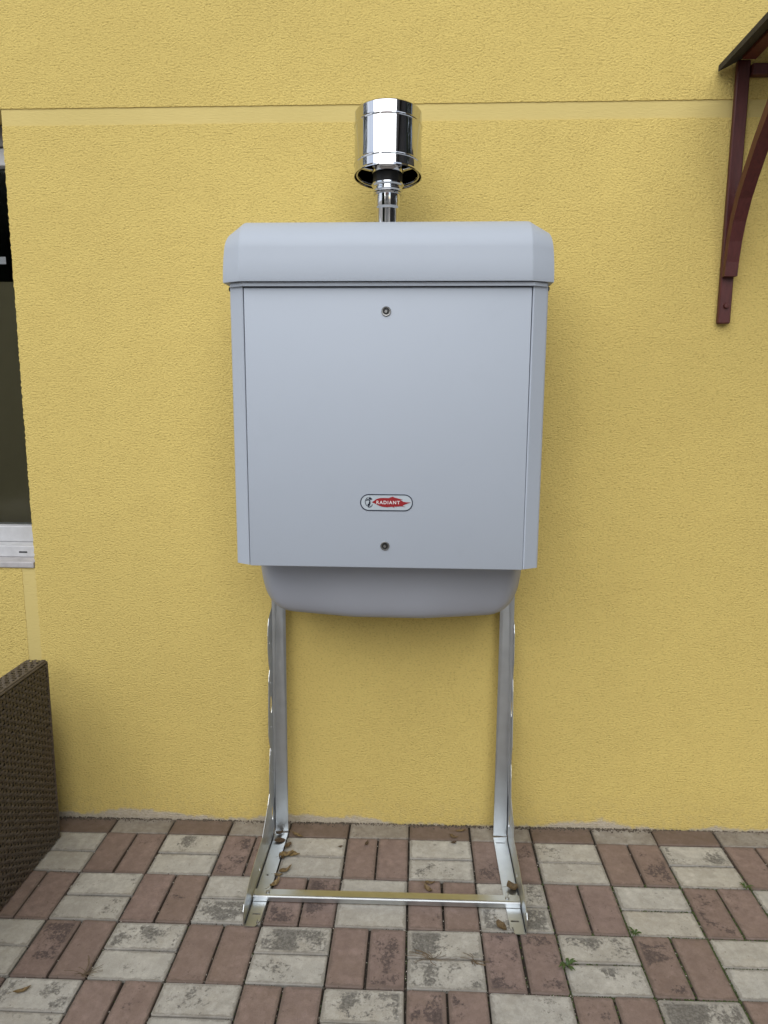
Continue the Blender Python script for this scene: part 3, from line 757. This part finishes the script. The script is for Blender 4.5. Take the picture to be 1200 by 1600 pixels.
for (z, x, y0, y1) in ((AZ1-.0045, AX1-.001, AY0, AY1), (AZ1-.0005, AX1-.0062, AY0, AY1), (AZ1-.003, AX0+.001, AY0, AY1)):
    me = outline_mesh('edge_strand', [oval(x, z, .0036, .0032, 8)], y1-y0); xf(me, Matrix.Translation((0, (y0+y1)/2, 0)) @ M_XZ); se(link('edge_strand', me, M['wicker'], None, True))
me = outline_mesh('edge_strand', [oval(AX1-.002, AY1-.001, .0050, .0050, 8)], AZ1-AZ0-.006); xf(me, Matrix.Translation((0, 0, (AZ0+AZ1)/2-.003))); se(link('edge_strand', me, M['wicker'], None, True))
se(box('seat_base', -1.90, AX0-.003, -.84, -.12, g0+.06, .34, M['wicker'], None, .01))
se(box('cushion', -1.89, AX0-.006, -.85, -.13, .342, .45, M['fabric'], None, .03, 3, True))
se(box('backrest', -1.90, AX0-.003, -.115, -.045, g0+.01, .49, M['wicker'], None, .012))
se(box('arm_panel', -1.968, -1.903, -.86, -.04, g0+.006, .60, M['wicker'], None, .01))

# ------------------------------------------------------------------ fallen leaves, weeds, grit
def leaf_mesh(L, W, curl, fold, seed, lobes=0):
    r = random.Random(seed); V = []; F = []; n = 8
    for i in range(n+1):
        t = i/n; wd_ = W*math.sin(math.pi*min(1, t*.94+.04))**.75*(1-.25*t)
        if lobes: wd_ *= 1+.35*math.sin(t*math.pi*lobes)
        x = L*(t-.5); zc = curl*L*((t-.5)**2*4)
        for s in (-1, -.5, 0, .5, 1):
            V.append((x+r.uniform(-.03, .03)*L*.4, s*wd_/2*(1+r.uniform(-.12, .12)), zc+abs(s)*wd_*.5*fold+r.uniform(-.02, .02)*L))
    for i in range(n):
        for q in range(4): a = i*5+q; F.append((a, a+1, a+6, a+5))
    b = len(V)                                   # stalk
    for i in range(4):
        t = i/3; V += [(-L*.5-L*.35*t, -.0006, curl*L+.1*t*L*curl), (-L*.5-L*.35*t, .0006, curl*L+.1*t*L*curl)]
    for i in range(3): F.append((b+2*i, b+2*i+1, b+2*i+3, b+2*i+2))
    return mesh('dry_leaf', V, F)
LEAVES = [ # x, y, dz, L, W, rot, tone, curl, fold, lobes, label
 (-.382,-.100,.010,.045,.030,.6,.85,.20,.5,2,'yellow brown curled dry leaf lying beside the left foot of the stand'),
 (-.362,-.094,.006,.042,.026,-.2,1.0,.12,.25,2,'pale yellow dry leaf pointing right from the leaf heap by the left foot'),
 (-.398,-.112,.006,.030,.020,2.1,.25,.3,.6,0,'small dark brown leaf at the lower side of the leaf heap by the left foot'),
 (-.386,-.056,.006,.032,.024,1.3,.15,.2,.7,0,'dark brown rolled leaf above the leaf heap on the left'),
 (-.366,.002,.006,.048,.016,-.55,.75,.1,.5,0,'narrow tan leaf lying at the foot of the left upright'),
 (-.372,-.176,.007,.044,.022,.75,.55,.25,.6,2,'olive brown twisted leaf halfway along the left foot'),
 (-.392,-.196,.005,.026,.014,.2,.7,.2,.4,0,'small ochre leaf scrap below the twisted leaf at the left foot'),
 (-.392,-.240,.007,.044,.020,1.1,.8,.3,.7,0,'orange brown curled leaf next to the crossbar end on the left'),
 (-.418,-.033,.008,.036,.030,.3,.0,.05,.2,0,'round dark red brown leaf lying on the left foot plate'),
 (-.425,.004,.012,.032,.020,.9,.1,.3,.6,2,'ragged dark leaf caught in the bend of the left upright'),
 (.309,-.230,.008,.040,.034,.2,.35,.25,.5,2,'olive brown leaf resting on the right foot plate'),
 (.258,-.385,.006,.044,.024,-1.1,.25,.15,.4,0,'grey brown leaf tucked under the front of the right foot'),
 (.171,.050,.004,.036,.013,.15,.65,.1,.3,0,'narrow tan leaf on the cut paver row near the right upright'),
 (.146,.012,.005,.030,.016,-.1,.35,.3,.5,2,'curled brown leaf below the narrow tan leaf near the wall'),
 (.145,-.016,.004,.020,.015,.5,.0,.2,.5,0,'tiny dark leaf on the cream paver left of the right upright'),
 (-.136,-.032,.004,.026,.012,1.3,.05,.25,.5,0,'small dark leaf standing on the red paver between the uprights'),
 (-.219,-.049,.003,.014,.010,.4,.0,.2,.4,0,'tiny dark leaf crumb on the cream paver right of the left upright'),
 (.066,-.215,.004,.032,.018,.1,.3,.2,.4,2,'brown leaf lying flat behind the middle of the crossbar'),
 (.060,-.246,.005,.034,.018,-.9,.35,.35,.7,0,'folded brown leaf just behind the middle of the crossbar'),
 (-.935,-.646,.004,.040,.016,.6,.5,.2,.5,0,'brown dry leaf on the stained cream paver at the lower left'),
 (-.985,-.700,.004,.030,.018,.9,.8,.2,.5,0,'pale leaf scrap at the left edge of the paving'),
]
for k, (x, y, dz, L, W_, rot, tone, curl, fold, lob, lab) in enumerate(LEAVES):
    me = leaf_mesh(L, W_, curl, fold, 40+k, lob)
    o = link('dry_leaf', me, M['leaf'], None, True); o['tone'] = tone
    zmin = min(v.co.z for v in me.vertices)
    onfoot = .004 if (-.445 < x < -.40 or .28 < x < .32) and y > -.4 else .0
    o.location = (x, y, gz(x, y)+.0012+onfoot-zmin+(dz-.004)*.15); o.rotation_euler = (rnd.uniform(-.12, .12), rnd.uniform(-.12, .12), rot)
    tag(o, lab, 'leaf', 'fallen leaves on the paving')
def weed(x, y, R_, n, seed, lab, squash=.35):
    r = random.Random(seed); V = []; F = []
    for k in range(n):
        a = 2*math.pi*k/n*1.0+r.uniform(-.4, .4); L = R_*r.uniform(.6, 1.1); W_ = L*r.uniform(.22, .34); up = r.uniform(.3, 1.0)
        b = len(V); c, s = math.cos(a), math.sin(a)
        for i in range(5):
            t = i/4; w_ = W_*.5*math.sin(math.pi*(t*.9+.06)); d = L*t; z = .004+up*L*.55*math.sin(t*2.2)
            for q in (-1, 0, 1): V.append((c*d-s*q*w_, s*d+c*q*w_, z+abs(q)*w_*.4))
        for i in range(4):
            for q in range(2): aa = b+i*3+q; F.append((aa, aa+1, aa+4, aa+3))
    o = link('weed', mesh('weed', V, F), M['weed'], None, True); o.location = (x, y, gz(x, y)-.004)
    tag(o, lab, 'weed', 'weeds in the paver joints')
weed(.612, -.392, .021, 11, 3, 'small green weed in a joint corner of the paving, right of the stand')
weed(.408, -.512, .027, 13, 5, 'larger light green weed in front of the small weed, nearest the camera')
weed(.988, -.196, .022, 8, 8, 'small dark weed in a joint near the right edge of the paving')
# straw tuft and dry twigs
def stems(name, x, y, n, L, seed, lab, flat=0.2):
    r = random.Random(seed); V = []; F = []
    for k in range(n):
        a = r.uniform(0, 6.28); l = L*r.uniform(.5, 1); up = r.uniform(.1, 1)*flat*4; p = Vector((r.uniform(-.008, .008), r.uniform(-.004, .004), .001)); b = len(V)
        for i in range(5):
            t = i/4; q = p+Vector((math.cos(a+t*.5)*l*t, math.sin(a+t*.5)*l*t*.5, up*l*t*(1-.4*t)))
            V += [tuple(q+Vector((0, 0, .0007))), tuple(q+Vector((.0008, .0004, -.0003))), tuple(q+Vector((-.0008, -.0004, -.0003)))]
        for i in range(4):
            for c in range(3): A_ = b+3*i+c; B_ = b+3*i+(c+1) % 3; F.append((A_, B_, B_+3, A_+3))
    o = link(name, mesh(name, V, F), M['straw']); o.location = (x, y, gz(x, y)); tag(o, lab, 'dry grass', 'dry grass in the paver joints'); return o
stems('dry_tuft', -.808, -.590, 16, .055, 2, 'dry grass tuft in a joint at the lower left of the paving', .3)
stems('dry_tuft', .062, -.503, 18, .07, 4, 'dry root strands in the joint between two stained cream pavers, centre front', .04)
stems('dry_tuft', .175, -.502, 14, .05, 6, 'dry brown strands beside a stained cream paver near the right foot', .05)
# moss cushions in the joints (lower right) and grit
def scatter(name, n, fn, mat, seed, sides=5):
    r = random.Random(seed); V = []; F = []
    for k in range(n):
        x, y, s, zz = fn(r); b = len(V); z = gz(x, y)+zz
        V.append((x, y, z+s*.8))
        for q in range(sides):
            a = 2*math.pi*q/sides+r.uniform(-.3, .3); V.append((x+s*math.cos(a)*r.uniform(.7, 1.2), y+s*math.sin(a)*r.uniform(.7, 1.2), z-s*.4))
        for q in range(sides): F.append((b, b+1+q, b+1+(q+1) % sides))
    return tag(link(name, mesh(name, V, F), mat, None, True), kind='stuff')
def on_joint(r, x0, x1, y0, y1):
    while True:
        i = r.randint(-8, 8); j = r.randint(0, 6)
        if r.random() < .55:
            x = i*.2+(0 if r.random() < .6 or not (i+j) % 2 else .1); y = -j*.2-r.random()*.2
        else:
            x = i*.2+r.random()*.2; y = -j*.2-(0 if r.random() < .6 or (i+j) % 2 else .1)
        if x0 < x < x1 and y0 < y < y1: return x+r.gauss(0, .0016), y+r.gauss(0, .0016)
def f_moss(r):
    while True:
        x, y = on_joint(r, .25, 1.5, -1.0, -.12)
        if r.random() < min(1, (x-.2)*1.1)*min(1, (-y)*1.6): return x, y, r.uniform(.0016, .0044), -.0048
scatter('moss', 7500, f_moss, M['moss'], 11)
def f_moss2(r):
    x, y = on_joint(r, -1.2, .3, -1.0, -.4); return x, y, r.uniform(.001, .0024), -.0065
scatter('moss', 500, f_moss2, M['moss'], 12)
def f_grit(r):
    x, y = on_joint(r, -1.5, 1.5, -1.1, .0); return x, y, r.uniform(.0006, .0022), -.004
scatter('grit', 900, f_grit, M['grit'], 13)
def f_dirt(r):
    x, y = on_joint(r, -1.5, 1.5, -1.1, .02); return x+r.gauss(0, .002), y+r.gauss(0, .002), r.uniform(.0008, .0026), -.003
scatter('soil_crumbs', 3800, f_dirt, M['crumb'], 14)
def f_wall(r): return r.uniform(-1.5, 1.5), WALL-.004-abs(r.gauss(0, .008)), r.uniform(.001, .0042), .000
scatter('soil_crumbs', 2400, f_wall, M['crumb'], 15)

# ------------------------------------------------------------------ the yard behind the camera (seen mirrored in the flue and the steel)
def house(name, x0, x1, y0, y1, h, ridge, wm, rm_, lab, axis='x'):
    e = empty(name, ((x0+x1)/2, (y0+y1)/2, 0)); tag(e, lab, 'house')
    def ad(o): o.parent = e; o.matrix_parent_inverse = Matrix.Translation(-e.location); return o
    ad(box('wall', x0, x1, y0, y1, -.3, h, wm))
    ym = (y0+y1)/2; o_ = .4
    V = [(x0-o_, y0-o_, h+.002), (x1+o_, y0-o_, h+.002), (x1+o_, y1+o_, h+.002), (x0-o_, y1+o_, h+.002), (x0-o_, ym, ridge), (x1+o_, ym, ridge)]
    ad(link('roof', mesh('roof', V, [(0,1,5,4), (2,3,4,5), (0,4,3), (1,2,5), (3,2,1,0)]), rm_))
    return e, ad
e, ad = house('neighbour_house', -3.2, 2.0, -15, -9.5, 3.3, 5.0, M['plaster'], M['tile'], 'white neighbouring house across the yard behind the viewer')
for x in (-2.2, 0.6): ad(box('window', x, x+1.0, -9.53, -9.498, 1.0, 2.2, M['dark']))
e, ad = house('timber_barn', 4.9, 9.8, -9.5, -2.8, 6.0, 7.6, M['barn'], M['roof'], 'dark board barn standing to the right of the yard')
def tree(x, y, h, rad, seed, lab):
    e = empty('hedge_tree', (x, y, 0)); tag(e, lab, 'tree'); r = random.Random(seed)
    o = lathe('trunk', [(.16, -.2), (.12, h*.3), (.05, h*.8), (0, h*.9)], M['bark'], None, 10, (0, 0, 0)); o.parent = e
    V = []; F = []
    for k in range(2600):
        p = Vector((r.gauss(0, 1), r.gauss(0, 1), r.gauss(0, 1))).normalized()*r.random()**.4
        q = Vector((p.x*rad, p.y*rad, h*.58+p.z*h*.42)); s = r.uniform(.06, .14); b = len(V)
        rot = Euler((r.uniform(0, 6), r.uniform(0, 6), r.uniform(0, 6))).to_matrix()
        for c in ((-1, 0, 0), (0, -.5, 0), (1, 0, 0), (0, .5, 0)): V.append(q+rot @ (Vector(c)*s))
        F.append((b, b+1, b+2, b+3))
    o = link('crown', mesh('crown', V, F), M['leafage'], None); o.parent = e
tree(-7.5, -.8, 8.4, 1.4, 1, 'dark bushy tree standing at the far left along the yellow wall')
tree(4.6, -.9, 6.6, 1.0, 2, 'dark bushy tree between the yellow wall and the board barn')

r = random.Random(5); V = []; F = []  # unseen hedge, added so the window pane mirrors something dark
for k in range(9000):
    q = Vector((r.uniform(-7.2, -3.2), r.uniform(-7.2, -6.0), r.uniform(.1, 4.1)+r.uniform(-.2, .2))); sc_ = r.uniform(.08, .20); b = len(V)
    rot = Euler((r.uniform(0, 6), r.uniform(0, 6), r.uniform(0, 6))).to_matrix()
    for c in ((-1, 0, 0), (0, -.5, 0), (1, 0, 0), (0, .5, 0)): V.append(q+rot @ (Vector(c)*sc_))
    F.append((b, b+1, b+2, b+3))
tag(link('added_hedge', mesh('added_hedge', V, F), M['leafage']), 'unseen dark green hedge at the left, added for a dark window reflection', 'added_hedge')
